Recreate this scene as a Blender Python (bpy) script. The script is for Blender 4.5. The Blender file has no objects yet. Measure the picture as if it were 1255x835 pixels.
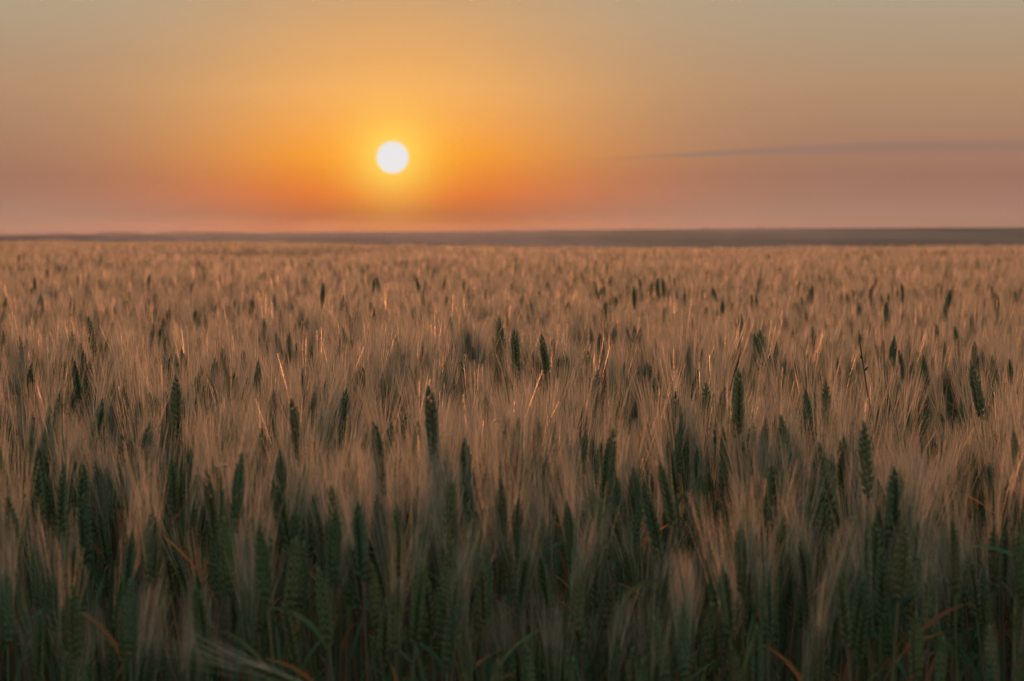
import bpy, math, random
import numpy as np

random.seed(7)
rng = np.random.default_rng(11)
S = bpy.context.scene
COL = S.collection
pi = math.pi

# ------------------------------------------------------------------ camera numbers
F = 3000.0                    # focal length in pixels of a 1255 px wide frame (86 mm lens)
W0, H0 = 1255.0, 835.0
HROW = 287.0                  # row of the eye level
EYE = 1.12
PITCH = math.atan((H0 / 2 - HROW) / F)


def ray(px, py):
    x = (px - W0 / 2) / F
    y = (H0 / 2 - py) / F
    c, s = math.cos(PITCH), math.sin(PITCH)
    return np.array([x, c + y * s, -s + y * c])   # camera looks along +Y, tipped down


def at(px, py, d):
    r = ray(px, py)
    return np.array([0, 0, EYE]) + r * (d / r[1])


sd = ray(481, 193)
sd = sd / np.linalg.norm(sd)
SUN_EL = math.asin(sd[2])
SUN_AZ = math.atan2(sd[0], sd[1])
LAMP_EL = math.radians(7.0)   # the glow round the low sun lights from a little above the disc
EXPO = 1.7                   # the camera is exposed for the shaded crop

# ------------------------------------------------------------------ materials


def new_mat(name):
    m = bpy.data.materials.new(name)
    m.use_nodes = True
    nt = m.node_tree
    for n in list(nt.nodes):
        nt.nodes.remove(n)
    out = nt.nodes.new('ShaderNodeOutputMaterial')
    return m, nt, out


def plant_mat(name, cols, trans, rough=0.45, spec=0.4, noise_scale=60.0, tr_tint=(1, 1, 1), clear=0.0):
    """cols: colour stops walked by the plant's own tint; diffuse + translucent + a waxy gloss"""
    m, nt, out = new_mat(name)
    N, L = nt.nodes.new, nt.links.new
    oi = N('ShaderNodeObjectInfo')
    at_ = N('ShaderNodeAttribute'); at_.attribute_name = 'tint'
    add = N('ShaderNodeMath'); add.operation = 'ADD'
    L(oi.outputs['Random'], add.inputs[0]); L(at_.outputs['Fac'], add.inputs[1])
    fr = N('ShaderNodeMath'); fr.operation = 'FRACT'; L(add.outputs[0], fr.inputs[0])
    tc = N('ShaderNodeTexCoord')
    nz = N('ShaderNodeTexNoise'); nz.inputs['Scale'].default_value = noise_scale
    nz.inputs['Detail'].default_value = 2
    L(tc.outputs['Object'], nz.inputs['Vector'])
    mx = N('ShaderNodeMath'); mx.operation = 'MULTIPLY_ADD'
    L(nz.outputs['Fac'], mx.inputs[0]); mx.inputs[1].default_value = 0.5
    sc = N('ShaderNodeMath'); sc.operation = 'MULTIPLY_ADD'
    L(fr.outputs[0], sc.inputs[0]); sc.inputs[1].default_value = 0.8; sc.inputs[2].default_value = -0.15
    L(sc.outputs[0], mx.inputs[2])
    rp = N('ShaderNodeValToRGB')
    el = rp.color_ramp.elements
    for i, c in enumerate(cols):
        p = i / max(1, len(cols) - 1)
        e = el[i] if i < 2 else el.new(p)
        e.position = p
        e.color = (*c, 1)
    L(mx.outputs[0], rp.inputs['Fac'])
    d = N('ShaderNodeBsdfDiffuse'); L(rp.outputs['Color'], d.inputs['Color'])
    t = N('ShaderNodeBsdfTranslucent')
    tm = N('ShaderNodeMixRGB'); tm.blend_type = 'MULTIPLY'; tm.inputs['Fac'].default_value = 1
    L(rp.outputs['Color'], tm.inputs['Color1']); tm.inputs['Color2'].default_value = (*tr_tint, 1)
    L(tm.outputs['Color'], t.inputs['Color'])
    ms = N('ShaderNodeMixShader'); ms.inputs['Fac'].default_value = trans
    L(d.outputs[0], ms.inputs[1]); L(t.outputs[0], ms.inputs[2])
    if clear:      # glassy bristles pass a part of the light nearly straight on
        rf = N('ShaderNodeBsdfRefraction'); rf.inputs['IOR'].default_value = 1.35; rf.inputs['Roughness'].default_value = 0.45
        L(rp.outputs['Color'], rf.inputs['Color'])
        mc = N('ShaderNodeMixShader'); mc.inputs['Fac'].default_value = clear
        L(ms.outputs[0], mc.inputs[1]); L(rf.outputs[0], mc.inputs[2])
        ms = mc
    g = N('ShaderNodeBsdfGlossy'); g.inputs['Roughness'].default_value = rough
    g.inputs['Color'].default_value = (0.8, 0.8, 0.8, 1)
    fz = N('ShaderNodeLayerWeight'); fz.inputs['Blend'].default_value = 0.5
    fp = N('ShaderNodeMath'); fp.operation = 'POWER'; fp.inputs[1].default_value = 4.0
    L(fz.outputs['Facing'], fp.inputs[0])
    fm = N('ShaderNodeMath'); fm.operation = 'MULTIPLY_ADD'; fm.inputs[1].default_value = spec * 0.4; fm.inputs[2].default_value = spec * 0.04
    L(fp.outputs[0], fm.inputs[0])
    ms2 = N('ShaderNodeMixShader'); L(fm.outputs[0], ms2.inputs['Fac'])
    L(ms.outputs[0], ms2.inputs[1]); L(g.outputs[0], ms2.inputs[2])
    L(ms2.outputs[0], out.inputs['Surface'])
    return m


M_EAR = plant_mat('wheat_ear_green', [(0.060, 0.105, 0.052), (0.085, 0.125, 0.050), (0.14, 0.13, 0.055)], 0.22, 0.5, 0.35, 90)
M_AWN = plant_mat('wheat_awn', [(0.09, 0.105, 0.065), (0.25, 0.225, 0.145), (0.47, 0.375, 0.26)], 0.5, 0.55, 0.3, 30, (1, 1, 1), 0.06)
M_STEM = plant_mat('wheat_stem', [(0.06, 0.10, 0.06), (0.09, 0.12, 0.06), (0.15, 0.12, 0.06), (0.14, 0.075, 0.065)], 0.15, 0.5, 0.2, 12)
M_LEAF = plant_mat('wheat_leaf', [(0.045, 0.095, 0.060), (0.06, 0.12, 0.05), (0.11, 0.14, 0.05)], 0.4, 0.6, 0.15, 25)
M_DRY = plant_mat('dry_leaf', [(0.13, 0.06, 0.035), (0.26, 0.11, 0.03), (0.20, 0.14, 0.08)], 0.45, 0.6, 0.2, 25)
M_STRAW = plant_mat('dry_straw', [(0.35, 0.22, 0.10), (0.45, 0.30, 0.16)], 0.3, 0.4, 0.5, 40)
M_DEAD = plant_mat('dead_stalk', [(0.035, 0.022, 0.016), (0.06, 0.035, 0.022)], 0.0, 0.6, 0.3, 80)
M_BUSH = plant_mat('bush_foliage', [(0.03, 0.04, 0.025), (0.045, 0.055, 0.03)], 0.0, 0.6, 0.1, 0.4)
M_BARK = plant_mat('bush_wood', [(0.07, 0.05, 0.035), (0.10, 0.07, 0.05)], 0.0, 0.8, 0.1, 3)
MATS = [M_EAR, M_AWN, M_STEM, M_LEAF, M_DRY, M_STRAW, M_DEAD, M_BUSH, M_BARK]
EAR, AWN, STEM, LEAF, DRY, STRAW, DEAD, BUSH, BARK = range(9)

# ------------------------------------------------------------------ mesh building (numpy)


class Geo:
    def __init__(self):
        self.v, self.f, self.m, self.t, self.n = [], [], [], [], 0

    def add(self, v, quads, mat, tint=0.0):
        v = np.asarray(v, float).reshape(-1, 3)
        self.v.append(v)
        q = np.asarray(quads, np.int64).reshape(-1, 4) + self.n
        self.f.append(q)
        self.m.append(np.full(len(q), mat))
        t = np.asarray(tint, float)
        self.t.append(np.full(len(v), tint) if t.ndim == 0 else t)
        self.n += len(v)

    def merge(self, o, fn=None, tint=None):
        if not o.v:
            return
        v = np.concatenate(o.v)
        if fn is not None:
            v = fn(v)
        self.v.append(v)
        self.f.append(np.concatenate(o.f) + self.n)
        self.m.append(np.concatenate(o.m))
        self.t.append(np.concatenate(o.t) if tint is None else np.full(len(v), tint))
        self.n += len(v)

    def bend(self, fn):
        self.v = [fn(v) for v in self.v]

    def mesh(self, name, smooth=True):
        V = np.concatenate(self.v)
        Q = np.concatenate(self.f)
        MI = np.concatenate(self.m)
        used = sorted(set(MI.tolist()))
        me = bpy.data.meshes.new(name)
        # quads whose last two corners match are triangles
        tri = Q[:, 2] == Q[:, 3]
        cnt = np.where(tri, 3, 4)
        flat = Q.reshape(-1)
        keep = np.ones(len(flat), bool)
        keep[3::4][tri] = False
        flat = flat[keep]
        me.vertices.add(len(V)); me.vertices.foreach_set('co', V.astype(np.float32).ravel())
        me.loops.add(len(flat)); me.loops.foreach_set('vertex_index', flat.astype(np.int32))
        me.polygons.add(len(Q))
        st = np.concatenate([[0], np.cumsum(cnt)[:-1]])
        me.polygons.foreach_set('loop_start', st.astype(np.int32))
        for u in used:
            me.materials.append(MATS[u])
        look = np.zeros(max(used) + 1, int)
        for i, u in enumerate(used):
            look[u] = i
        me.polygons.foreach_set('material_index', look[MI].astype(np.int32))
        me.polygons.foreach_set('use_smooth', np.full(len(Q), smooth))
        a = me.attributes.new('tint', 'FLOAT', 'POINT')
        a.data.foreach_set('value', np.concatenate(self.t).astype(np.float32))
        me.update(calc_edges=True)
        me.validate()
        return me


def tubes(g, P, R, sides, mat, tint=0.0):
    """P: N x K x 3 paths, R: N x K radii"""
    P = np.asarray(P, float); R = np.asarray(R, float)
    N, K, _ = P.shape
    T = np.gradient(P, axis=1)
    T /= np.linalg.norm(T, axis=2, keepdims=True) + 1e-12
    ref = np.where(np.abs(T[..., 2:3]) > 0.8, np.array([1.0, 0.13, 0]), np.array([0.1, 0, 1.0]))
    U = np.cross(T, ref); U /= np.linalg.norm(U, axis=2, keepdims=True) + 1e-12
    Vv = np.cross(T, U)
    a = np.arange(sides) * 2 * pi / sides + 0.4
    off = U[:, :, None, :] * np.cos(a)[None, None, :, None] + Vv[:, :, None, :] * np.sin(a)[None, None, :, None]
    X = P[:, :, None, :] + off * R[:, :, None, None]
    idx = np.arange(N * K * sides).reshape(N, K, sides)
    nx = np.roll(idx, -1, axis=2)
    q = np.stack([idx[:, :-1], nx[:, :-1], nx[:, 1:], idx[:, 1:]], axis=-1)
    t = np.asarray(tint, float)
    if t.ndim == 1:
        t = np.repeat(t, K * sides)
    g.add(X.reshape(-1, 3), q.reshape(-1, 4), mat, t)


def blades(g, P, R, mat, tint, r):
    """thin flat bristles: one strip each, turned at random about its own length and slightly twisted"""
    P = np.asarray(P, float); R = np.asarray(R, float)
    N, K, _ = P.shape
    T = np.gradient(P, axis=1)
    T /= np.linalg.norm(T, axis=2, keepdims=True) + 1e-12
    U = np.cross(T, np.array([1.0, 0.13, 0.0])); U /= np.linalg.norm(U, axis=2, keepdims=True) + 1e-12
    Vv = np.cross(T, U)
    a = r.uniform(0, 2 * pi, (N, 1)) + np.linspace(0, 1, K)[None] * r.normal(0, 0.8, (N, 1))
    off = (U * np.cos(a)[..., None] + Vv * np.sin(a)[..., None]) * R[..., None]
    X = np.stack([P - off, P + off], 2)
    idx = np.arange(N * K * 2).reshape(N, K, 2)
    q = np.stack([idx[:, :-1, 0], idx[:, :-1, 1], idx[:, 1:, 1], idx[:, 1:, 0]], -1)
    g.add(X.reshape(-1, 3), q.reshape(-1, 4), mat, np.repeat(np.asarray(tint, float), K * 2))


def lobe_template(seg, rings):
    """seed-like spindle along +Z from 0 to 1, radius 0.5 at its widest"""
    zs = np.linspace(0, 1, rings + 1)
    prof = 0.5 * np.sin(pi * np.clip(zs, 0, 1) ** 0.8) ** 0.75
    prof[0] = 0.06
    prof[-1] = 0.02
    a = np.arange(seg) * 2 * pi / seg
    X = np.stack([np.outer(prof, np.cos(a)), np.outer(prof, np.sin(a)), np.repeat(zs[:, None], seg, 1)], -1)
    idx = np.arange((rings + 1) * seg).reshape(rings + 1, seg)
    nx = np.roll(idx, -1, axis=1)
    q = np.stack([idx[:-1], nx[:-1], nx[1:], idx[1:]], -1).reshape(-1, 4)
    return X.reshape(-1, 3), q


def lobes(g, tpl, pos, axis, side, ln, wd, th, mat, tint):
    """many spindles: pos N x 3, axis N x 3, side N x 3, sizes N"""
    V, Q = tpl
    pos, axis, side = map(lambda a: np.asarray(a, float), (pos, axis, side))
    axis = axis / np.linalg.norm(axis, axis=1, keepdims=True)
    side = side - (side * axis).sum(1, keepdims=True) * axis
    side = side / np.linalg.norm(side, axis=1, keepdims=True)
    up = np.cross(axis, side)
    X = (pos[:, None] + V[None, :, 0:1] * side[:, None] * np.reshape(wd, (-1, 1, 1))
         + V[None, :, 1:2] * up[:, None] * np.reshape(th, (-1, 1, 1))
         + V[None, :, 2:3] * axis[:, None] * np.reshape(ln, (-1, 1, 1)))
    n = len(V)
    q = (Q[None] + (np.arange(len(pos)) * n)[:, None, None]).reshape(-1, 4)
    g.add(X.reshape(-1, 3), q, mat, np.repeat(np.asarray(tint, float), n))


def make_ear(r, L=0.09, nsp=20, awned=True, hq=2, z0=0.0):
    """an ear growing along +Z from z0: returns the ear and its awns"""
    ge, ga = Geo(), Geo()
    tpl = lobe_template((4, 5, 6)[hq], (3, 4, 5)[hq])
    if hq == 0:
        nsp = max(8, nsp // 2)
    pos, ax, sd_, ln, wd, th, tn = [], [], [], [], [], [], []
    paths, rad, at_ = [], [], []
    big = 1.0 + 0.15 * r.random()
    ln_awn = 0.074 + 0.022 * r.random()
    for i in range(nsp):
        u = (i + 0.5) / nsp
        s = 1 if i % 2 else -1
        env = min(1.0, 0.55 + 2.2 * u) * min(1.0, 0.36 + 2.0 * (1 - u)) * big
        p = np.array([s * 0.0013, 0, z0 + u * (L - 0.010)])
        k = (0.0165 if hq == 0 else 0.0118) * env
        fan = (-1, 0, 1) if hq > 0 else (0,)
        for j in fan:
            a = np.array([s * (0.32 - 0.1 * u) + 0.05 * r.normal(), j * 0.36 + 0.05 * r.normal(), 1.0])
            q = p + np.array([s * 0.0008, j * 0.0017, abs(j) * -0.001])
            pos.append(q); ax.append(a); sd_.append((0, 1, 0.01))
            w = (0.0052 if hq > 0 else 0.0105) * env
            ln.append(k * (1.08 if j == 0 else 1.0)); wd.append(w); th.append((0.0046 if hq > 0 else 0.0058) * env)
            tn.append(0.25 * r.random())
            an = a / np.linalg.norm(a)
            tip = q + an * k
            na = 0
            if awned:
                if hq == 2: na = 1 + (r.random() < 0.2) if j else (r.random() < 0.4)
                elif hq == 1: na = 1 if j else (r.random() < 0.5)
                else: na = 2
            for _ in range(int(na)):
                la = ln_awn * (0.75 + 0.4 * math.sin(pi * min(1, 0.25 + u * 0.7))) * (0.85 + 0.3 * r.random())
                d = np.array([an[0] * 0.17, an[1] * 0.17, 1.0]) + np.array([r.normal() * .075, r.normal() * .075, 0])
                d /= np.linalg.norm(d)
                out = np.array([an[0], an[1], 0]) * 0.055 + np.array([r.normal() * .03, r.normal() * .03, 0])
                nk = (3, 4, 5)[hq]
                ts = np.linspace(0, 1, nk)
                pts = [tip - an * 0.002 + d * la * t + out * la * t * t * 0.6 for t in ts]
                paths.append(pts)
                r0 = (0.00050, 0.00034, 0.00030)[hq]
                rad.append(r0 * (1 - 0.72 * ts) + 0.00006)
                at_.append(r.random())
            if not awned and j != 0 and hq == 2:      # short beaks
                paths.append([tip - an * 0.002, tip + an * 0.0035, tip + an * (0.006 + 0.003 * r.random()) + np.array([0, 0, .001])])
                rad.append([0.0007, 0.0004, 0.0001]); at_.append(0.1)
    # top spikelet
    pos.append((0, 0, z0 + L - 0.012)); ax.append((0.03, 0, 1)); sd_.append((0, 1, 0)); ln.append(0.013); wd.append(.0046); th.append(.0042); tn.append(.1)
    lobes(ge, tpl, pos, ax, sd_, np.array(ln), np.array(wd), np.array(th), EAR, tn)
    tubes(ge, [[(0, 0, z0 - 0.004), (0, 0, z0 + L * 0.5), (0, 0, z0 + L - 0.008)]], [[0.0014, 0.0013, 0.0008]], 4, EAR)
    if paths:
        if awned:
            blades(ga, paths, np.array(rad) * 0.80, AWN, np.array(at_), r)
        else:
            tubes(ge, paths, rad, 3, EAR, np.array(at_))
    return ge, ga


def make_leaf(r, h, mat, length=0.17, width=0.011, az=0.0, droop=0.7, n=9):
    """a folded blade leaving the stem at height h"""
    g = Geo()
    ts = np.linspace(0, 1, n)
    w = width * np.clip(np.minimum(0.35 + ts * 4, 1) * (1 - ts ** 2.2), 0.02, 1)
    el = 1.25 - droop * ts * (1.6 + 0.5 * r.random())
    dx = np.cumsum(np.cos(el)) * length / n
    dz = np.cumsum(np.sin(el)) * length / n
    tw = r.normal() * 1.3 * ts
    sway = r.normal() * 0.02 * ts ** 2
    V = []
    for i in range(n):
        c = np.array([dx[i], sway[i], h + dz[i]])
        lat = np.array([-math.sin(el[i]) * math.sin(tw[i]), math.cos(tw[i]), math.cos(el[i]) * math.sin(tw[i])])
        nrm = np.array([-math.sin(el[i]), 0, math.cos(el[i])])
        V += [c - lat * w[i] * .5 + nrm * w[i] * .14, c, c + lat * w[i] * .5 + nrm * w[i] * .14]
    V = np.array(V)
    ca, sa = math.cos(az), math.sin(az)
    V = np.stack([V[:, 0] * ca - V[:, 1] * sa, V[:, 0] * sa + V[:, 1] * ca, V[:, 2]], -1)
    Q = []
    for i in range(n - 1):
        for k in (0, 1):
            a = i * 3 + k
            Q.append((a, a + 1, a + 4, a + 3))
    g.add(V, Q, mat, r.random() * 0.5)
    return g


STEMH = 0.74       # height of the ear's foot on a plant of scale 1


def plant_parts(r, awned=True, hq=2, leaves=2, droop=0.0, dry=0.5, L=None):
    """dict name -> list of Geo, all bent together"""
    L = L or 0.082 + 0.016 * r.random()
    ge, ga = make_ear(r, L, int(19 + 3 * r.random()), awned, hq, STEMH)
    gs = Geo()
    K = 7 if hq == 2 else 3
    zz = np.linspace(0, STEMH, K)
    tubes(gs, [np.stack([0 * zz, 0 * zz, zz], -1)], [np.linspace(0.0021, 0.0013, K)], 5 if hq == 2 else 3, STEM)
    if hq == 2:      # two joints and the leaf sheath
        for z in (0.30, 0.53):
            tubes(gs, [[(0, 0, z - .004), (0, 0, z), (0, 0, z + .004)]], [[.0018, .0030, .0018]], 5, STEM, 0.3)
        tubes(gs, [[(0, 0, .53), (0, 0, .60), (0, 0, .655)]], [[.0027, .0026, .0022]], 5, STEM, 0.1)
    gl = []
    a0 = r.random() * 6.28
    for k in range(leaves):
        h = (0.655, 0.53, 0.42, 0.60)[k]
        is_dry = r.random() < (0.3 if k == 0 else dry)
        gl.append(make_leaf(r, h, DRY if is_dry else LEAF, 0.08 + 0.06 * r.random(), 0.005 + 0.004 * r.random(),
                            a0 + k * pi + r.normal() * .3, 0.15 + 0.6 * r.random(), 9 if hq == 2 else 5))
    b = (0.018 + 0.035 * r.random()) if not droop else droop
    az = r.random() * 6.28
    nod = abs(r.normal()) * 0.15

    def bend(v):
        t = np.clip(v[:, 2] / STEMH, 0, 2)
        k = b * t ** 2 + nod * np.clip(v[:, 2] - STEMH, 0, 1) ** 2 * 2.5
        o = v.copy()
        o[:, 0] += k * math.cos(az); o[:, 1] += k * math.sin(az)
        return o
    for g in [ge, ga, gs] + gl:
        if g.v:
            g.bend(bend)
    return dict(ear=ge, awns=ga, stem=gs, leaves=gl)


# ------------------------------------------------------------------ objects and their properties


def link(name, me, parent=None, loc=None):
    o = bpy.data.objects.new(name, me)
    COL.objects.link(o)
    if parent is not None:
        o.parent = parent
    if loc is not None:
        o.location = loc
    return o


def tag(o, label=None, cat=None, group=None, kind=None):
    if label: o['label'] = label
    if cat: o['category'] = cat
    if group: o['group'] = group
    if kind: o['kind'] = kind
    return o


# ------------------------------------------------------------------ ground
PROF_R = [(-200, 0), (0, 0), (33, 0), (45, -.03), (60, -.18), (100, -.55), (200, -1.5), (300, -2.0), (380, -1.75), (450, -1.45), (700, 0.0), (1000, 2.1), (1400, 4.95), (1480, 5.0), (1660, 1.5)]
PROF_L = [(-200, 0), (0, 0), (60, 0), (100, -.10), (140, -.30), (200, -.75), (300, -1.2), (400, -1.0), (700, -0.65), (1000, -.15), (1400, 0.75), (1480, .75), (1660, -1.5)]
yy = np.concatenate([np.arange(-200, 400, 1.0), np.arange(400, 2300, 5.0)])


def smooth_prof(P):
    p = np.interp(yy, [a for a, _ in P], [b for _, b in P])
    for _ in range(6):
        p[1:-1] = (p[:-2] + p[1:-1] * 2 + p[2:]) / 4
    return p


PR, PL = smooth_prof(PROF_R), smooth_prof(PROF_L)


def ground_z(x, y):
    x, y = np.asarray(x, float), np.asarray(y, float)
    a = np.clip((x / np.maximum(y, 25.0) + 0.21) / 0.42, 0, 1)
    a = np.where(y < 25, 0.5, a)
    wr = np.interp(a, [0, .15, .35, .5, .75, 1], [0, .1, .36, .60, .88, 1.0])
    wr = np.where(y < 25, 0.6, wr)
    return np.interp(y, yy, PL) * (1 - wr) + np.interp(y, yy, PR) * wr


def ground_mesh():
    ys = np.concatenate([np.arange(-40, 0, 8.0), np.arange(0, 60, 1.0), np.arange(60, 200, 4.0), np.arange(200, 1600, 12.0), np.arange(1600, 1641, 20.0)])
    us = np.concatenate([np.linspace(-1, -.27, 12), np.linspace(-.25, .25, 60), np.linspace(.27, 1, 12)])
    X = us[None, :] * (np.maximum(ys, 0)[:, None] * 1.0 + 25)
    Y = np.repeat(ys[:, None], len(us), 1)
    Z = ground_z(X, Y)
    V = np.stack([X, Y, Z], -1).reshape(-1, 3)
    idx = np.arange(len(V)).reshape(len(ys), len(us))
    Q = np.stack([idx[:-1, :-1], idx[:-1, 1:], idx[1:, 1:], idx[1:, :-1]], -1).reshape(-1, 4)
    me = bpy.data.meshes.new('ground')
    me.from_pydata(V.tolist(), [], Q.tolist())
    me.polygons.foreach_set('use_smooth', [True] * len(Q))
    me.update()
    return me


mg, nt, out = new_mat('field_ground')
N, L = nt.nodes.new, nt.links.new
geo = N('ShaderNodeNewGeometry')
mp = N('ShaderNodeMapping'); mp.inputs['Scale'].default_value = (1, 0.25, 1)
L(geo.outputs['Position'], mp.inputs['Vector'])
n1 = N('ShaderNodeTexNoise'); n1.inputs['Scale'].default_value = 0.012; n1.inputs['Detail'].default_value = 6
L(mp.outputs[0], n1.inputs['Vector'])
n2 = N('ShaderNodeTexNoise'); n2.inputs['Scale'].default_value = 14; n2.inputs['Detail'].default_value = 8
L(geo.outputs['Position'], n2.inputs['Vector'])
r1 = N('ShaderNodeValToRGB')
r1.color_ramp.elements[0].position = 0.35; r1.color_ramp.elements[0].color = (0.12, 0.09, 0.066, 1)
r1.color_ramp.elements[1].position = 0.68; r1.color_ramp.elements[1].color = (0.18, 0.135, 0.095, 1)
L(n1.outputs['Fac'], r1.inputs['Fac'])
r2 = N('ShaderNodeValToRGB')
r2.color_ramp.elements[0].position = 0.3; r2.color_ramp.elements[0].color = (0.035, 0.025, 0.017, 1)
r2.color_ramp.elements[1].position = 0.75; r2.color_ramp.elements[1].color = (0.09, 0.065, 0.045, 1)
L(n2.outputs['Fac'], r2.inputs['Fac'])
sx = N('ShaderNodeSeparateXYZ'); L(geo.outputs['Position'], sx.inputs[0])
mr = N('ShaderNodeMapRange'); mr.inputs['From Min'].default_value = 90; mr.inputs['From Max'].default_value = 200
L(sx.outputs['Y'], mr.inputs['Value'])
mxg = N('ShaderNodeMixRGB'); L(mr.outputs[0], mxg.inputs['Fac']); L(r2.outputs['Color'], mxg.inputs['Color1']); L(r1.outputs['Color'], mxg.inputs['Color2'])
bd = N('ShaderNodeBsdfDiffuse'); bd.inputs['Roughness'].default_value = 0.8
L(mxg.outputs['Color'], bd.inputs['Color'])
bmp = N('ShaderNodeBump'); bmp.inputs['Strength'].default_value = 0.8; bmp.inputs['Distance'].default_value = 0.03
L(n2.outputs['Fac'], bmp.inputs['Height']); L(bmp.outputs[0], bd.inputs['Normal'])
L(bd.outputs[0], out.inputs['Surface'])
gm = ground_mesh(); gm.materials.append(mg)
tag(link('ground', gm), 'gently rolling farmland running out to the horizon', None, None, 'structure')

# ------------------------------------------------------------------ where the wheat stands


def vnoise(x, y, s, seed):
    """smooth value noise"""
    g = np.random.default_rng(seed).random((256, 256))
    x = np.asarray(x) / s + 97.3; y = np.asarray(y) / s + 61.7
    i, j = np.floor(x).astype(int), np.floor(y).astype(int)
    fx, fy = x - i, y - j
    fx, fy = fx * fx * (3 - 2 * fx), fy * fy * (3 - 2 * fy)
    a = g[i % 256, j % 256]; b = g[(i + 1) % 256, j % 256]; c = g[i % 256, (j + 1) % 256]; d = g[(i + 1) % 256, (j + 1) % 256]
    return (a * (1 - fx) + b * fx) * (1 - fy) + (c * (1 - fx) + d * fx) * fy


Y0, Y1, Y2, YEND = 2.50, 6.5, 13.0, 105.0
BASE_H = 0.778        # mean height of the ear tips


def scatter(y0, y1, dens, mx, mc):
    out_ = []
    n = int(dens * ((y1 ** 2 - y0 ** 2) * mx + 2 * mc * (y1 - y0)) * 1.25)
    while True:
        y = rng.uniform(y0, y1, n)
        wmax = mx * y1 + mc
        x = rng.uniform(-wmax, wmax, n)
        k = np.abs(x) < mx * y + mc
        return x[k], y[k]


def scatter_d(y0, y1, dens, mx, mc):
    wmax = mx * y1 + mc
    n = int(dens * (y1 - y0) * 2 * wmax)
    y = rng.uniform(y0, y1, n); x = rng.uniform(-wmax, wmax, n)
    k = np.abs(x) < mx * y + mc
    return x[k], y[k]


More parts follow.
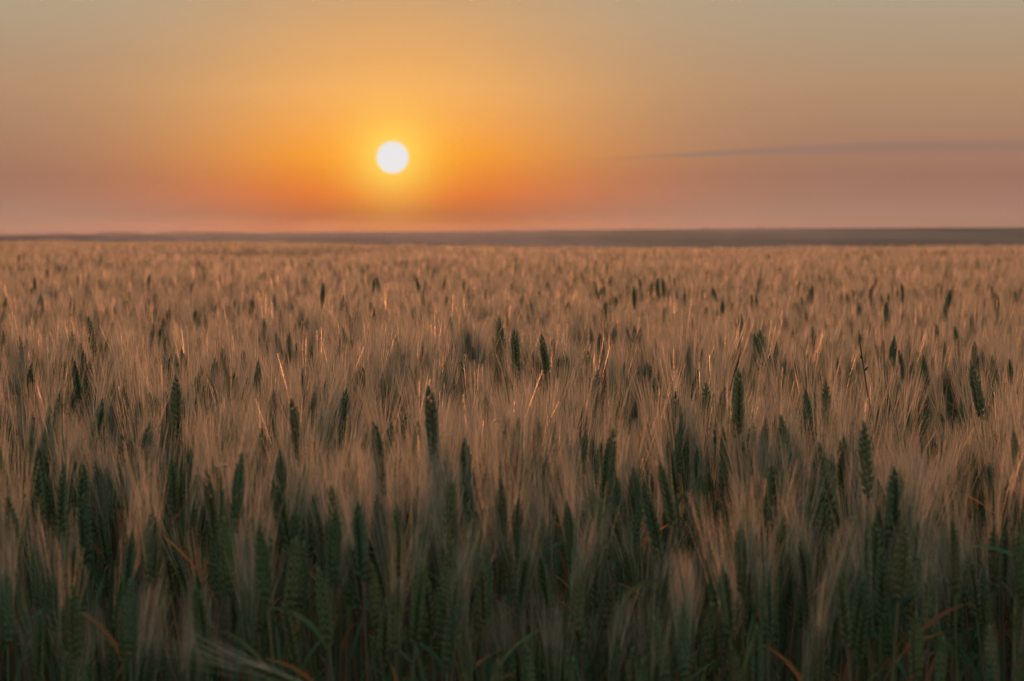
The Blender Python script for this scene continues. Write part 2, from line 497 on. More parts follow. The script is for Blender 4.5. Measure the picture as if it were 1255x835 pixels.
# prominent ears: pixel of the ear's tip, ear length in pixels, sideways lean in pixels, kind, label
# kind 'n' = awnless, 'a' = bearded
PICK = [
    (1195, 441, 74, 0, 'n', 'stout awnless green wheat ear with spread spikelets, clearest and sharpest ear in the field'),
    (901, 427, 41, 1, 'n', 'awnless wheat ear with a second dark ear just under it, left of the dead stalk'),
    (1131, 433, 40, 2, 'n', 'slim awnless wheat ear between the dead stalk and the stout sharp ear'),
    (1222, 360, 25, 2, 'n', 'small dark wheat ear standing high and alone near the right edge'),
    (1161, 363, 24, 0, 'n', 'small dark upright wheat ear left of the lone high ear at the right edge'),
    (610, 386, 38, 5, 'n', 'dark awnless wheat ear leaning left, tallest in the glow right below the sun'),
    (777, 350, 31, 0, 'n', 'dark upright wheat ear standing highest in the far middle of the field'),
    (565, 441, 44, 3, 'n', 'dark slim wheat ear below the leaning ear under the sun'),
    (425, 475, 53, 1, 'n', 'dark wheat ear, left one of a matching pair below the sun'),
    (460, 482, 46, 0, 'n', 'dark wheat ear, right one of a matching pair below the sun'),
    (635, 475, 34, 0, 'n', 'dark upright wheat ear right of a patch of bent orange straw'),
    (729, 456, 40, 4, 'n', 'dark wheat ear leaning left in front of a green gap in mid field'),
    (756, 464, 30, 2, 'n', None),
    (692, 426, 28, 1, 'n', None), (637, 428, 24, 0, 'n', None),
    (797, 511, 40, 6, 'n', 'dark wheat ear leaning left beside green gap at mid field'),
    (616, 471, 26, 0, 'n', None), (579, 475, 36, 1, 'n', None), (765, 538, 46, 2, 'n', None),
    (679, 473, 28, 0, 'n', None), (711, 489, 32, 0, 'n', None), (799, 345, 19, 0, 'n', None),
    (806, 340, 18, 0, 'n', None), (812, 340, 19, 0, 'n', None), (663, 357, 16, 2, 'n', None),
    (637, 362, 19, 0, 'n', None), (580, 360, 18, 1, 'n', None), (710, 370, 18, 1, 'n', None),
    (547, 363, 23, 2, 'n', None), (473, 390, 27, 2, 'n', None), (1086, 369, 26, 1, 'n', None),
    (1053, 371, 22, 1, 'n', None), (1030, 403, 22, 0, 'n', None), (965, 486, 38, 0, 'n', None),
    (1152, 506, 40, 1, 'n', None), (1172, 471, 36, 1, 'n', None), (1123, 506, 44, 2, 'n', None),
    (1004, 538, 84, 12, 'n', 'tall blurred wheat ear leaning left, rising in front of the dead stalk'),
    (1058, 518, 72, 12, 'n', 'long wheat ear leaning left whose tip meets the foot of the dead stalk'),
    (183, 336, 18, -3, 'n', 'thin dark ear standing above the awns in the far left'),
    (329, 435, 30, 3, 'n', 'left dark ear of two leaning together left of the sun'), (348, 437, 36, 2, 'n', 'right dark ear of two leaning together left of the sun'),
    (303, 399, 20, 1, 'n', None), (108, 466, 42, 1, 'n', None), (9, 463, 40, 1, 'n', None), (184, 382, 22, 0, 'n', None),
    (243, 365, 18, 1, 'n', None), (164, 394, 22, 1, 'n', None), (53, 428, 26, 1, 'n', None), (102, 428, 26, 2, 'n', None),
    (196, 473, 34, 2, 'n', None), (298, 475, 50, 0, 'n', None), (264, 489, 40, 2, 'n', None), (345, 390, 22, 0, 'n', None),
    (282, 396, 22, 1, 'n', None), (216, 414, 26, 1, 'n', None), (66, 378, 20, 0, 'n', None),
    (945, 561, 38, 0, 'n', 'short green wheat ear low between taller awns at right'), (859, 578, 78, 3, 'n', 'dark brown wheat ear standing alone in the bright awns right of centre'),
    (1096, 571, 74, 4, 'n', 'broad green wheat ear right of the long ear under the dead stalk'), (967, 571, 40, 0, 'n', None),
    (1051, 575, 36, 0, 'n', None), (1193, 553, 60, 2, 'n', 'narrow green wheat ear below the stout sharp ear'),
    (336, 583, 96, 17, 'n', 'long front wheat ear leaning left with pale bracts along its edge'),
    (307, 600, 96, 6, 'n', 'dark front wheat ear just left of the long leaning ear'),
    (176, 610, 90, 2, 'a', 'dark bearded front wheat ear, upright, over the left third'),
    (239, 616, 84, 8, 'a', 'bearded front wheat ear tilted left between two dark ears'),
    (122, 622, 80, 10, 'a', 'bearded front wheat ear tilted left near the left edge'), (210, 655, 84, 16, 'a', 'low bearded front wheat ear with strong left tilt'),
    (390, 630, 90, 14, 'a', 'bluish green front wheat ear right of the long leaning ear'), (29, 598, 88, 2, 'a', 'upright bearded wheat ear at the left edge front row'),
    (594, 637, 86, 0, 'a', 'dark upright bearded wheat ear at the middle of the front row'), (556, 627, 90, 3, 'a', 'bearded wheat ear just left of the middle front ear'),
    (617, 660, 92, 4, 'a', 'broad bearded wheat ear just right of the middle front ear'), (666, 622, 84, 2, 'a', None),
    (725, 590, 92, 15, 'n', 'brownish wheat ear leaning left above the front row right of the middle'), (470, 636, 86, 2, 'a', None),
    (767, 668, 88, 3, 'a', None), (655, 722, 92, 2, 'a', None), (803, 630, 84, 0, 'a', None), (911, 632, 88, 8, 'a', 'dark front wheat ear right of the bright awns, tilted left'),
    (963, 670, 90, 0, 'a', None), (1231, 638, 88, 2, 'a', 'blurred blunt wheat ear at right edge of the front row'),
    (1168, 634, 104, 4, 'a', 'broadest blurred green wheat ear in the right front row'), (1141, 690, 104, -8, 'a', 'blurred pale green wheat ear left of the broadest front ear'),
    (70, 693, 88, 0, 'a', None), (95, 680, 88, 1, 'a', None), (5, 694, 96, 30, 'a', 'wheat ear bowing left at the very left edge front row'),
]

# ------------------------------------------------------------------ individual plants: prototypes (shared meshes)
PROTO = {}


def proto(kind, k):
    key = (kind, k)
    if key not in PROTO:
        r = np.random.default_rng(100 + k + (50 if kind == 'n' else 0))
        p = plant_parts(r, kind == 'a', 2, 2, L=0.09)
        tip = p['ear'].v[0].mean(0)  # not used, tips come from the vertices
        ev = np.concatenate(p['ear'].v)
        top = ev[np.argmax(ev[:, 2])]
        base = ev[np.argmin(ev[:, 2])]
        PROTO[key] = dict(stem=p['stem'].mesh('stem'), ear=p['ear'].mesh('ear'),
                          awns=p['awns'].mesh('awns') if p['awns'].v else None,
                          leaves=[g.mesh('leaf') for g in p['leaves']],
                          dry=[g.m[0][0] == DRY for g in p['leaves']], top=top, base=base)
    return PROTO[key]


def place_plant(kind, k, loc, rz, scale, tilt=(0, 0), label=None, group=None):
    P = proto(kind, k)
    root = bpy.data.objects.new('wheat_plant', None)
    root.empty_display_size = 0.05
    COL.objects.link(root)
    root.location = loc
    root.rotation_mode = 'XYZ'
    # the tilt is a lean of the whole plant (applied after the spin round its stem)
    from mathutils import Matrix, Euler
    Mx = Matrix.Rotation(tilt[0], 4, 'Y') @ Matrix.Rotation(tilt[1], 4, 'X') @ Matrix.Rotation(rz, 4, 'Z')
    root.rotation_euler = Mx.to_euler('XYZ')
    root.scale = (scale,) * 3
    tag(root, label, 'wheat plant', group)
    link('stem', P['stem'], root)
    e = link('ear', P['ear'], root)
    if P['awns']:
        link('awns', P['awns'], e)
    for g, d in zip(P['leaves'], P['dry']):
        o = link('leaf', g, root)
        if d: o['label'] = 'dry reddish brown leaf'
    return root


NV = 9
taken, PLACED = [], []
count = 0
for i, (px, py, ln, lean, kind, label) in enumerate(PICK):
    dist = 0.09 * F / ln
    if dist < 3.45:                       # the front rows: keep to the field's edge
        dist = min(max(dist, 2.66), 3.5)
    drop = (py - HROW) / F * dist
    if kind == 'n' and dist > 3.6:       # ears that rise just out of the awns
        dist = min(max(0.205 * F / (py - HROW), dist * 0.8), dist * 1.25)
    tip = at(px, py, dist)
    k = i % NV
    P = proto(kind, k)
    z0 = float(ground_z(tip[0], tip[1]))
    rz = random.uniform(0, 6.28)
    # lean: ear tip sits left of its foot by `lean` pixels
    la = math.atan2(lean, ln) * 0.8
    top = P['top']
    H = tip[2] - z0
    sc = H / (top[2] * math.cos(la))
    # rotate the top point to find the foot
    c, s = math.cos(rz), math.sin(rz)
    x, y, z = top[0] * c - top[1] * s, top[0] * s + top[1] * c, top[2]
    a = -la
    xr = x * math.cos(a) + z * math.sin(a)
    loc = (tip[0] - xr * sc, tip[1] - y * sc, z0)
    if label is None:
        if dist < 3.45:
            label, group = 'bearded green wheat ear among the blurred ears of the front row', 'bearded ears of the front row'
        else:
            label, group = 'small dark awnless wheat ear poking out of the sea of pale awns', 'small dark ears above the awns'
    else:
        group = 'ears that stand out from the field'
    place_plant(kind, k, loc, rz, sc, (a, 0), label, group)
    if dist > 3.2:
        PLACED.append((tip[0], tip[1], tip[2] - (0.055 if ln > 30 else 0.045), (0.10 if i == 0 else 0.042) if kind == 'n' else 0.03))
    taken.append((loc[0], loc[1]))
    count += 1

# near rows
x, y = scatter_d(Y0, Y1, 540, 0.30, 0.9)
dn = vnoise(x, y * 0.55, 0.30, 3)
edge = np.clip((y - Y0) / 0.25, 0, 1)
keep = rng.random(len(x)) < np.clip(0.30 + 1.0 * dn, 0, 1) * (0.55 + 0.45 * edge)
x, y = x[keep], y[keep]
order = np.argsort(y)
x, y = x[order], y[order]
INDIV = 298 - count
ind_mask = np.zeros(len(x), bool)
inside = np.where(np.abs(x) < 0.212 * y)[0][:INDIV]
ind_mask[inside] = True


def tip_height(x, y):
    return BASE_H + 0.06 * (vnoise(x, y * 0.5, 0.45, 5) - 0.5) + 0.05 * (vnoise(x, y * .4, 2.2, 9) - .5) + rng.normal(0, 0.036, np.shape(x))


STAND = []           # x, y, height of the middle of each ear that stands clear


def clear_of_ears(x, y, h, awn=0.10):
    """the standing ears are seen because the plants just in front of them are shorter"""
    h = np.array(h, float)
    for ex, ey, ez, wd_ in STAND:
        f = (y > ey - 1.3) & (y < ey + 0.03) & (np.abs(x - ex * y / ey) < wd_)
        lim = EYE + (ez - EYE) * y / ey - awn - 0.004
        h = np.where(f, np.minimum(h, lim), h)
    return h


def awnless(x, y):
    c = vnoise(x, y * 0.4, 0.6, 21)
    return rng.random(np.shape(x)) < np.where(c > 0.62, 0.32, 0.07)


STAND += PLACED
for q_, d_ in (((1058, 448), 3.9), ((1062, 478), 3.9), ((1068, 512), 3.9), ((1089, 490), 4.0)):      # two bare stalks stand clear as well
    c_ = at(*q_, d_)
    STAND.append((c_[0], c_[1], c_[2], 0.035))
hh = clear_of_ears(x, y, tip_height(x, y) - 0.05 * np.clip(1 - (y - Y0) / 0.5, 0, 1))
nn = awnless(x, y) | ((y < 3.3) & (rng.random(len(x)) < 0.35))
for j in inside:
    kind = 'n' if rng.random() < (0.5 if y[j] < 2.8 else 0.3) else 'a'
    k = int(rng.integers(NV))
    P = proto(kind, k)
    sc = hh[j] / P['top'][2]
    if kind == 'a':
        lab, grp = 'bearded green wheat plant crowded into the dim front rows of the field', 'bearded wheat plants of the front rows'
    else:
        lab, grp = 'awnless green wheat plant crowded into the dim front rows of the field', 'awnless wheat plants of the front rows'
    place_plant(kind, k, (x[j], y[j], 0), rng.uniform(0, 6.28), sc, (rng.normal() * .035 - .02, rng.normal() * .03), lab, grp)

# ------------------------------------------------------------------ the rest of the wheat: one object of countless plants
PC = bpy.data.collections.new('wheat_sources')       # never linked to the scene: only the field's own copies are there


def src(name, g):
    o = bpy.data.objects.new(name, g.mesh(name))
    PC.objects.link(o)


def whole(p):
    g = Geo()
    t = 0.0
    for n in ('stem', 'ear', 'awns'):
        g.merge(p[n])
    for l in p['leaves']:
        g.merge(l)
    return g


SRC = []          # (name, tip height)
nsrc = 0


def add_src(g, top):
    global nsrc
    src('wheat_source_%03d' % nsrc, g)
    SRC.append(top)
    nsrc += 1


def top_of(p):
    return np.concatenate(p['ear'].v)[:, 2].max()


for k in range(10):                                    # 0-9 bearded, close
    p = plant_parts(np.random.default_rng(300 + k), True, 2, 3); add_src(whole(p), top_of(p))
for k in range(5):                                     # 10-14 awnless, close
    p = plant_parts(np.random.default_rng(340 + k), False, 2, 3); add_src(whole(p), top_of(p))
for k in range(8):                                     # 15-22 bearded, middle
    p = plant_parts(np.random.default_rng(360 + k), True, 1, 2); add_src(whole(p), top_of(p))
for k in range(4):                                     # 23-26 awnless, middle
    p = plant_parts(np.random.default_rng(380 + k), False, 1, 2); add_src(whole(p), top_of(p))
CL = 0.5
for k in range(7):                                     # 27-33 clumps of the far field
    r = np.random.default_rng(400 + k)
    lib_a = [whole(plant_parts(r, True, 0, 1)) for _ in range(6)]
    lib_n = [whole(plant_parts(r, False, 1, 1)) for _ in range(3)]
    g = Geo()
    for i in range(60):
        na = r.random() < 0.09
        pg = (lib_n if na else lib_a)[r.integers(3 if na else 6)]
        ox, oy = r.uniform(-CL / 2, CL / 2, 2) * 1.15
        a = r.random() * 6.28
        s = 1.0 + r.normal() * 0.045 + (0.06 if (na and r.random() < .5) else 0)
        lx, ly = r.normal(0, .03, 2)

        def fn(v, a=a, s=s, ox=ox, oy=oy, lx=lx, ly=ly):
            c, sn = math.cos(a), math.sin(a)
            return np.stack([(v[:, 0] * c - v[:, 1] * sn) * s + ox + lx * v[:, 2], (v[:, 0] * sn + v[:, 1] * c) * s + oy + ly * v[:, 2], v[:, 2] * s], -1)
        g.merge(pg, fn, r.random())
    add_src(g, STEMH + 0.09)

pts, rot, scl, var = [], [], [], []


def put(x, y, h, na, ia, inn, tilt=0.04):
    n = len(x)
    v = np.where(na, rng.integers(inn[0], inn[1], n), rng.integers(ia[0], ia[1], n))
    tops = np.array(SRC)[v]
    pts.append(np.stack([x, y, ground_z(x, y)], -1))
    rot.append(np.stack([rng.normal(0, tilt, n), rng.normal(-.02, tilt, n), rng.uniform(0, 6.28, n)], -1))
    scl.append(h / tops)
    var.append(v)


m = ~ind_mask
h1 = hh[m] + np.where(nn[m], np.where(rng.random(m.sum()) < 0.25, 0.045, -0.02), 0)
put(x[m], y[m], h1, nn[m], (0, 10), (10, 15))
x, y = scatter_d(Y1, Y2, 380, 0.29, 1.2)
dn = vnoise(x, y * 0.4, 0.5, 3)
k = rng.random(len(x)) < np.clip(0.45 + 0.8 * dn, 0, 1)
x, y = x[k], y[k]
nn2 = awnless(x, y)
h2 = tip_height(x, y) + np.where(nn2, np.where(rng.random(len(x)) < 0.28, 0.05, -.02), 0)
h2 = clear_of_ears(x, y, h2)
put(x, y, h2, nn2, (15, 23), (23, 27))
x, y = scatter_d(Y2 - 0.2, YEND, 1.25 / (CL * CL), 0.26, 3.0)
h3 = BASE_H + 0.07 * (vnoise(x, y * .35, 1.6, 9) - .5) + 0.05 * (vnoise(x, y * .2, 6, 12) - .5) + np.clip((y - 22) / 20, 0, 1) * 0.14 * (vnoise(x, y * .3, 2.6, 14) - .5)
put(x, y, h3, np.zeros(len(x), bool), (27, 34), (27, 34), 0.02)

pts = np.concatenate(pts); rot = np.concatenate(rot); scl = np.concatenate(scl); var = np.concatenate(var)
fm_ = bpy.data.meshes.new('wheat_field')
fm_.vertices.add(len(pts)); fm_.vertices.foreach_set('co', pts.astype(np.float32).ravel())
a = fm_.attributes.new('spin', 'FLOAT_VECTOR', 'POINT'); a.data.foreach_set('vector', rot.astype(np.float32).ravel())
a = fm_.attributes.new('size', 'FLOAT', 'POINT'); a.data.foreach_set('value', scl.astype(np.float32))
a = fm_.attributes.new('source', 'INT', 'POINT'); a.data.foreach_set('value', var.astype(np.int32))
fm_.update()
field = link('wheat_field', fm_)
tag(field, 'wheat crop of pale awns and green ears filling the land to the rise', 'wheat field', None, 'stuff')
ng = bpy.data.node_groups.new('grow_wheat', 'GeometryNodeTree')
ng.interface.new_socket('Geometry', in_out='INPUT', socket_type='NodeSocketGeometry')
ng.interface.new_socket('Geometry', in_out='OUTPUT', socket_type='NodeSocketGeometry')
gi, go = ng.nodes.new('NodeGroupInput'), ng.nodes.new('NodeGroupOutput')
ip = ng.nodes.new('GeometryNodeInstanceOnPoints')
ci = ng.nodes.new('GeometryNodeCollectionInfo')
ci.inputs['Collection'].default_value = PC
ci.inputs['Separate Children'].default_value = True
ci.inputs['Reset Children'].default_value = True


def nattr(t, nm):
    n = ng.nodes.new('GeometryNodeInputNamedAttribute'); n.data_type = t; n.inputs['Name'].default_value = nm
    return n.outputs['Attribute']


Lk = ng.links.new
Lk(gi.outputs[0], ip.inputs['Points']); Lk(ci.outputs[0], ip.inputs['Instance'])
ip.inputs['Pick Instance'].default_value = True
Lk(nattr('INT', 'source'), ip.inputs['Instance Index'])
e2r = ng.nodes.new('FunctionNodeEulerToRotation'); Lk(nattr('FLOAT_VECTOR', 'spin'), e2r.inputs[0])
Lk(e2r.outputs[0], ip.inputs['Rotation'])
Lk(nattr('FLOAT', 'size'), ip.inputs['Scale'])
Lk(ip.outputs[0], go.inputs[0])
md = field.modifiers.new('grow_wheat', 'NODES'); md.node_group = ng

# ------------------------------------------------------------------ stray things in the field


def stalk(px0, py0, px1, py1, d, r0, label, twig=True):
    t, b = at(px0, py0, d), at(px1, py1, d - 0.03)
    dirv = (b - t) / np.linalg.norm(b - t)
    foot = t + dirv * (t[2] / -dirv[2])
    foot[2] = 0
    root = bpy.data.objects.new('dead_stalk', None); COL.objects.link(root); root.location = foot
    tag(root, label, 'dead stalk')
    g = Geo()
    ts = np.linspace(0, 1, 14)
    P = (t - foot)[None] * ts[:, None]
    P[1:-1] += np.stack([np.sin(ts * 17)[1:-1] * .002, np.cos(ts * 11)[1:-1] * .002, 0 * ts[1:-1]], -1)
    tubes(g, [P], [np.linspace(r0 * 1.5, r0 * .35, 14)], 6, DEAD)
    link('stem', g.mesh('stem'), root)
    if twig:
        for f, dx, dz in ((0.955, .006, .006), (0.90, -.005, .006), (.975, -.003, .004), (.84, .005, .007)):
            q = (t - foot) * f
            g = Geo()
            tubes(g, [[q, q + np.array([dx * .6, 0, dz * .5]), q + np.array([dx, 0, dz])]], [[r0 * .7, r0 * .8, r0 * .2]], 5, DEAD)
            link('bud', g.mesh('bud'), root)
    return root


stalk(1054, 421, 1069, 522, 3.9, 0.0027, 'thin black dead weed stalk leaning left, sticking up out of the pale awns')
stalk(1085, 468, 1094, 507, 4.0, 0.0011, 'short hair-thin dead stalk right of the thicker black stalk', False)


def straw(px0, py0, px1, py1, d, label, r0=0.0011, sag=0.006):
    a_, b_ = at(px0, py0, d), at(px1, py1, d + 0.02)
    c = (a_ + b_) / 2
    g = Geo()
    ts = np.linspace(-.5, .5, 7)
    P = (b_ - a_)[None] * ts[:, None]
    P[:, 2] += sag * (1 - 4 * ts ** 2)
    tubes(g, [P], [r0 * (1.1 - np.abs(ts))], 5, STRAW)
    o = link('dry_straw', g.mesh('dry_straw'), None, c)
    tag(o, label, 'straw')


straw(599, 523, 613, 518, 3.6, 'tiny bright orange straw caught in the awns in mid field')
straw(538, 540, 563, 535, 3.45, 'longer reddish straw lying level in a green gap')
straw(654, 407, 677, 415, 5.3, 'pale pinkish straw sloping down to the right in the lit awns', 0.0009)
straw(266, 577, 284, 573, 3.0, 'short orange straw lying across the awns in the front left')
straw(598, 362, 608, 356, 8.3, 'glowing straw tip in the far awns under the sun', 0.0012)


def nodding(px, py, d):
    """a bearded plant bent right over so that its ear lies level"""
    r = np.random.default_rng(77)
    root = bpy.data.objects.new('wheat_plant', None); COL.objects.link(root)
    c = at(px, py, d)
    root.location = (c[0] + 0.03, c[1] + 0.02, 0)
    tag(root, 'bowed wheat plant with pale awns fanned out sideways at the bottom of the front row', 'wheat plant', 'ears that stand out from the field')
    ge, ga = make_ear(r, 0.09, 20, True, 2, 0.0)
    h = c[2]
    ang = -1.95

    def turn(v):
        cs, sn = math.cos(ang), math.sin(ang)
        x_ = v[:, 0] * cs + v[:, 2] * sn
        z_ = -v[:, 0] * sn + v[:, 2] * cs
        return np.stack([x_ - 0.03, v[:, 1] * 1.0 - 0.02, z_ * -1 + h], -1)
    for g in (ge, ga):
        g.bend(turn)
    gs = Geo()
    tubes(gs, [[(0, 0, 0), (.01, 0, h * .5), (.02, 0, h * .86), (.012, -.01, h * .97), (-.012, -.02, h + .002), (-0.034, -.02, h)]],
          [[.002, .0018, .0015, .0014, .0013, .0013]], 5, STEM)
    link('stem', gs.mesh('stem'), root)
    e = link('ear', ge.mesh('ear'), root)
    link('awns', ga.mesh('awns'), e)
    link('leaf', make_leaf(r, h * .6, DRY, .18, .012, 2.5, .8).mesh('leaf'), root)['label'] = 'dry reddish brown leaf'


nodding(392, 852, 2.44)

# ------------------------------------------------------------------ thickets on the skyline


def thicket(px0, px1, hgt, d, label, group, seed):
    r = np.random.default_rng(seed)
    xa, xb = at(px0, HROW, d)[0], at(px1, HROW, d)[0]
    cx, w = (xa + xb) / 2, (xb - xa)
    z = float(ground_z(cx, d))
    root = bpy.data.objects.new('bush', None); COL.objects.link(root); root.location = (cx, d, z)
    tag(root, label, 'bush', group)
    g, t = Geo(), Geo()
    n = int(60 + w * 22)
    tpl = lobe_template(5, 3)
    px = r.uniform(-w / 2, w / 2, n)
    env = np.sqrt(np.clip(1 - (np.abs(px) / (w / 2)) ** 3, 0.05, 1)) * (0.65 + 0.5 * vnoise(px, px * 0 + seed, 2.2, seed))
    pz = hgt * env * r.uniform(0.1, 1, n) ** 0.6
    py = r.normal(0, 1.0, n)
    zz_ = np.array([float(ground_z(cx + q, d)) - z for q in px])
    ax = r.normal(0, 1, (n, 3)); ax[:, 2] = np.abs(ax[:, 2]) + .2
    sz = r.uniform(0.35, 0.8, n) * min(1.0, hgt / 1.8)
    lobes(g, tpl, np.stack([px, py, pz + zz_ - sz * .3], -1), ax, r.normal(0, 1, (n, 3)), sz, sz * .7, sz * .6, BUSH, r.random(n) * .6)
    P, R = [], []
    for i in range(max(3, int(w / 3))):
        q = r.uniform(-w / 2.3, w / 2.3)
        b = float(ground_z(cx + q, d)) - z
        P.append([(q, 0, b - .1), (q + .1, .05, b + hgt * .4), (q + r.normal() * .3, .1, b + hgt * .75)]); R.append([.08, .06, .03])
    tubes(t, P, R, 5, BARK)
    link('crown', g.mesh('crown', False), root)
    link('trunk', t.mesh('trunk'), root)


thicket(58, 92, 0.75, 1385, 'low dark thicket on the skyline at far left, leftmost hump', 'thickets along the skyline', 1)
thicket(118, 176, 1.0, 1390, 'long dark thicket on the skyline, broad hump before a notch', 'thickets along the skyline', 2)
thicket(191, 300, 0.95, 1392, 'longest low thicket on the skyline just right of the notch', 'thickets along the skyline', 3)
thicket(858, 869, 0.5, 1400, 'small dark bush on the skyline, right of the sun', 'single bushes on the bare crest', 4)
thicket(924, 938, 0.6, 1400, 'wider small bush on the skyline, farthest right of the sun', 'single bushes on the bare crest', 5)

# ------------------------------------------------------------------ haze
HZ = dict(x=1750, y0=-60, y1=1660, z0=-6, z1=6.8)
bx = [(sx_ * HZ['x'], y_, z_) for sx_ in (-1, 1) for y_ in (HZ['y0'], HZ['y1']) for z_ in (HZ['z0'], HZ['z1'])]
hm = bpy.data.meshes.new('haze')
hm.from_pydata(bx, [], [(0, 1, 3, 2), (4, 6, 7, 5), (0, 4, 5, 1), (2, 3, 7, 6), (0, 2, 6, 4), (1, 5, 7, 3)])
mh, nt, out = new_mat('haze_air')
pv = nt.nodes.new('ShaderNodeVolumePrincipled')
pv.inputs['Color'].default_value = (0.80, 0.85, 1.0, 1)
pv.inputs['Density'].default_value = 0.000008
pv.inputs['Anisotropy'].default_value = 0.88
nt.links.new(pv.outputs[0], out.inputs['Volume'])
hm.materials.append(mh)
tag(link('haze', hm), 'thin warm morning haze over the field', 'haze', None, 'stuff')

# ------------------------------------------------------------------ sky and sun


def s2l(c):
    return tuple((v / 255 / 12.92) if v / 255 <= .04045 else ((v / 255 + .055) / 1.055) ** 2.4 for v in c)


wd_ = bpy.data.worlds.new('World'); S.world = wd_
wd_.use_nodes = True
nt = wd_.node_tree
for n in list(nt.nodes):
    nt.nodes.remove(n)
N, L = nt.nodes.new, nt.links.new


def math_(op, a, b=None, c=None, clamp=False):
    n = N('ShaderNodeMath'); n.operation = op; n.use_clamp = clamp
    for i, v in enumerate((a, b, c)):
        if v is None: continue
        if isinstance(v, (int, float)): n.inputs[i].default_value = v
        else: L(v, n.inputs[i])
    return n.outputs[0]


def ramp(fac, stops):
    n = N('ShaderNodeValToRGB')
    e = n.color_ramp.elements
    for i, (p, c) in enumerate(stops):
        q = e[i] if i < 2 else e.new(p)
        q.position = p; q.color = (*c, 1)
    L(fac, n.inputs['Fac'])
    return n.outputs['Color']


def mixc(f, a, b, mode='MIX'):
    n = N('ShaderNodeMixRGB'); n.blend_type = mode
    for i, v in enumerate((f, a, b)):
        if isinstance(v, (int, float)): n.inputs[i].default_value = v
        elif isinstance(v, tuple): n.inputs[i].default_value = (*v, 1)
        else: L(v, n.inputs[i])
    return n.outputs[0]


tc = N('ShaderNodeTexCoord')
dirn = tc.outputs['Generated']
sp = N('ShaderNodeSeparateXYZ'); L(dirn, sp.inputs[0])
el = math_('MAXIMUM', sp.outputs['Z'], 0.0)
# stretched so the first six degrees get most of the ramp
e4 = math_('POWER', el, 0.5)


def EL(v):
    return math.sqrt(v)


row = lambda y: (HROW - y) / F       # elevation of a picture row
base = ramp(e4, [(0.0, s2l((158, 114, 93))), (EL(row(262)), s2l((164, 126, 106))), (EL(row(215)), s2l((157, 115, 96))),
                 (EL(row(110)), s2l((177, 141, 109))), (EL(row(0)), s2l((177, 160, 134))),
                 (EL(.16), s2l((192, 188, 178))), (EL(.35), s2l((212, 213, 212))), (1.0, s2l((188, 196, 205)))])
glow = ramp(e4, [(0.0, s2l((142, 80, 32))), (EL(row(262)), s2l((176, 92, 30))), (EL(row(240)), s2l((228, 116, 26))), (EL(row(190)), s2l((253, 158, 36))),
                 (EL(row(110)), s2l((252, 181, 96))), (EL(row(0)), s2l((226, 166, 98))), (EL(.2), s2l((195, 182, 160))), (1.0, s2l((188, 196, 205)))])
vd = N('ShaderNodeVectorMath'); vd.operation = 'DISTANCE'
L(dirn, vd.inputs[0]); vd.inputs[1].default_value = tuple(sd)
th = vd.outputs['Value']
w = math_('EXPONENT', math_('MULTIPLY', math_('POWER', math_('DIVIDE', th, 0.086), 2.0), -1.0))
sky = mixc(w, base, glow)
# yellow aureole close to the sun
w2 = math_('EXPONENT', math_('MULTIPLY', math_('POWER', math_('DIVIDE', th, 0.0155), 1.6), -1.0))
sky = mixc(math_('MULTIPLY', w2, 0.9), sky, s2l((255, 224, 98)))
# a long thin streak of cloud on the right
az = math_('ARCTAN2', sp.outputs['X'], sp.outputs['Y'])
cl_t = N('ShaderNodeCombineXYZ')
L(math_('MULTIPLY', az, 14.0), cl_t.inputs[0]); L(math_('MULTIPLY', sp.outputs['Z'], 260.0), cl_t.inputs[1])
nz = N('ShaderNodeTexNoise'); nz.inputs['Scale'].default_value = 1.0; nz.inputs['Detail'].default_value = 5
L(cl_t.outputs[0], nz.inputs['Vector'])
azp = lambda x: math.atan((x - W0 / 2) / F)
u = N('ShaderNodeMapRange'); u.inputs['From Min'].default_value = azp(740); u.inputs['From Max'].default_value = azp(1130)
L(az, u.inputs['Value'])
# centre line climbs a little, then levels out
cen = math_('ADD', row(196), math_('MULTIPLY', math_('SUBTRACT', 1.0, math_('POWER', math_('SUBTRACT', 1.0, u.outputs[0]), 1.7)), row(182) - row(196)))
off = math_('ADD', math_('SUBTRACT', sp.outputs['Z'], cen), math_('MULTIPLY', math_('SUBTRACT', nz.outputs['Fac'], 0.5), 0.0016))
half = math_('MULTIPLY_ADD', u.outputs[0], 0.0020, 0.0004)
q = math_('DIVIDE', off, half)
m_ = math_('EXPONENT', math_('MULTIPLY', math_('POWER', math_('ABSOLUTE', q), 3.4), -1.0))
fade = N('ShaderNodeMapRange'); fade.interpolation_type = 'SMOOTHSTEP'
fade.inputs['From Min'].default_value = azp(640); fade.inputs['From Max'].default_value = azp(920)
L(az, fade.inputs['Value'])
cm = math_('MULTIPLY', math_('MULTIPLY', m_, fade.outputs[0]), 0.95)
sky = mixc(cm, sky, s2l((152, 119, 104)))
# faint uneven haze layers
lv = N('ShaderNodeCombineXYZ')
L(math_('MULTIPLY', az, 3.0), lv.inputs[0]); L(math_('MULTIPLY', sp.outputs['Z'], 45.0), lv.inputs[1])
n3 = N('ShaderNodeTexNoise'); n3.inputs['Scale'].default_value = 1.0; n3.inputs['Detail'].default_value = 3
L(lv.outputs[0], n3.inputs['Vector'])
sky = mixc(1.0, sky, ramp(n3.outputs['Fac'], [(0.25, (.975, .972, .975)), (.75, (1.015, 1.02, 1.025))]), 'MULTIPLY')
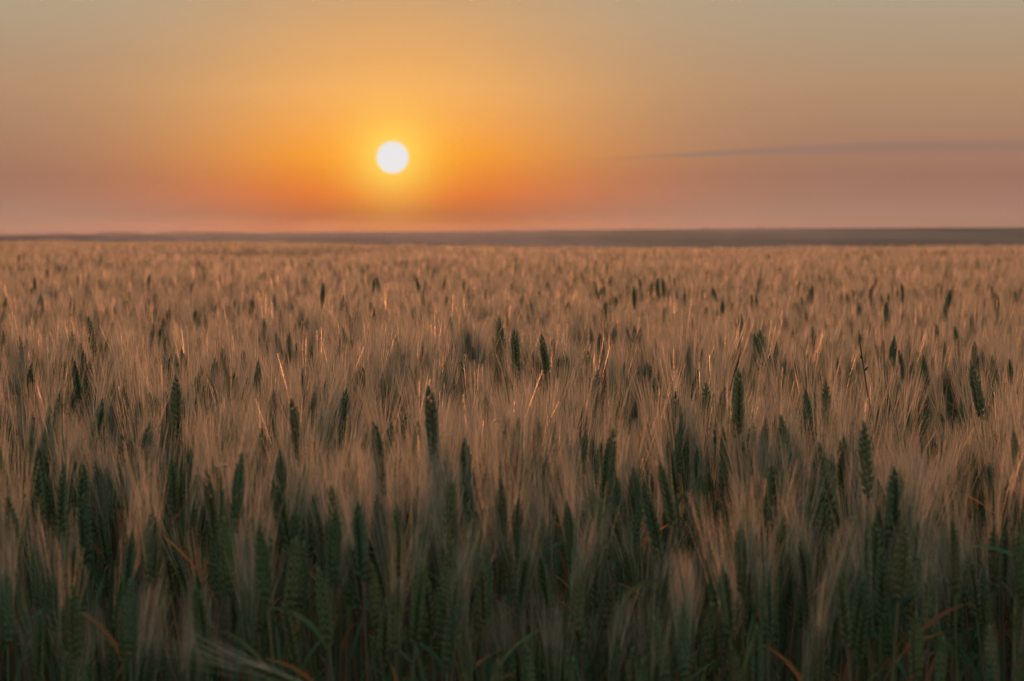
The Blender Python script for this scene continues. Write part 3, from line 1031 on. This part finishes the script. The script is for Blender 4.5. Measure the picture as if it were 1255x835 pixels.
# the disc
disc = N('ShaderNodeMapRange'); disc.interpolation_type = 'SMOOTHSTEP'
disc.inputs['From Min'].default_value = 0.0070; disc.inputs['From Max'].default_value = 0.0059
L(th, disc.inputs['Value'])
sky = mixc(disc.outputs[0], sky, (0.80, 0.79, 0.80))
bg = N('ShaderNodeBackground'); L(sky, bg.inputs['Color']); bg.inputs['Strength'].default_value = 1.0 / EXPO
st = N('ShaderNodeTexSky'); st.sky_type = 'NISHITA'; st.sun_disc = False
st.sun_elevation = LAMP_EL; st.sun_rotation = SUN_AZ
st.dust_density = 4.0
bg2 = N('ShaderNodeBackground'); L(st.outputs[0], bg2.inputs['Color'])
up = N('ShaderNodeMapRange'); up.inputs['From Min'].default_value = 0.12; up.inputs['From Max'].default_value = 0.5
L(el, up.inputs['Value'])
L(math_('MULTIPLY', up.outputs[0], 0.05), bg2.inputs['Strength'])
ad = N('ShaderNodeAddShader'); L(bg.outputs[0], ad.inputs[0]); L(bg2.outputs[0], ad.inputs[1])
wo = N('ShaderNodeOutputWorld'); L(ad.outputs[0], wo.inputs['Surface'])

sl = bpy.data.lights.new('sun', 'SUN')
sl.energy = 4.0; sl.angle = math.radians(3.0); sl.color = (1.0, 0.362, 0.185)
so = bpy.data.objects.new('sun', sl); COL.objects.link(so)
from mathutils import Vector
so.rotation_euler = Vector((-math.sin(SUN_AZ) * math.cos(LAMP_EL), -math.cos(SUN_AZ) * math.cos(LAMP_EL), -math.sin(LAMP_EL))).to_track_quat('-Z', 'Y').to_euler()

# ------------------------------------------------------------------ camera
cd = bpy.data.cameras.new('camera')
cd.sensor_width = 36; cd.lens = 36 * F / W0
cd.clip_start = 0.05; cd.clip_end = 6000
cd.dof.use_dof = True; cd.dof.focus_distance = 4.6; cd.dof.aperture_fstop = 9.5
co = bpy.data.objects.new('camera', cd); COL.objects.link(co)
co.location = (0, 0, EYE); co.rotation_euler = (pi / 2 - PITCH, 0, 0)
S.camera = co

S.view_settings.view_transform = 'Standard'
S.view_settings.look = 'None'
S.view_settings.exposure = math.log2(EXPO)
S.view_settings.gamma = 1
S.cycles.use_denoising = True
S.cycles.denoising_prefilter = 'ACCURATE'
S.cycles.max_bounces = 3
S.cycles.diffuse_bounces = 2
S.cycles.glossy_bounces = 1
S.cycles.transmission_bounces = 1
S.cycles.volume_bounces = 0
S.cycles.sample_clamp_indirect = 4
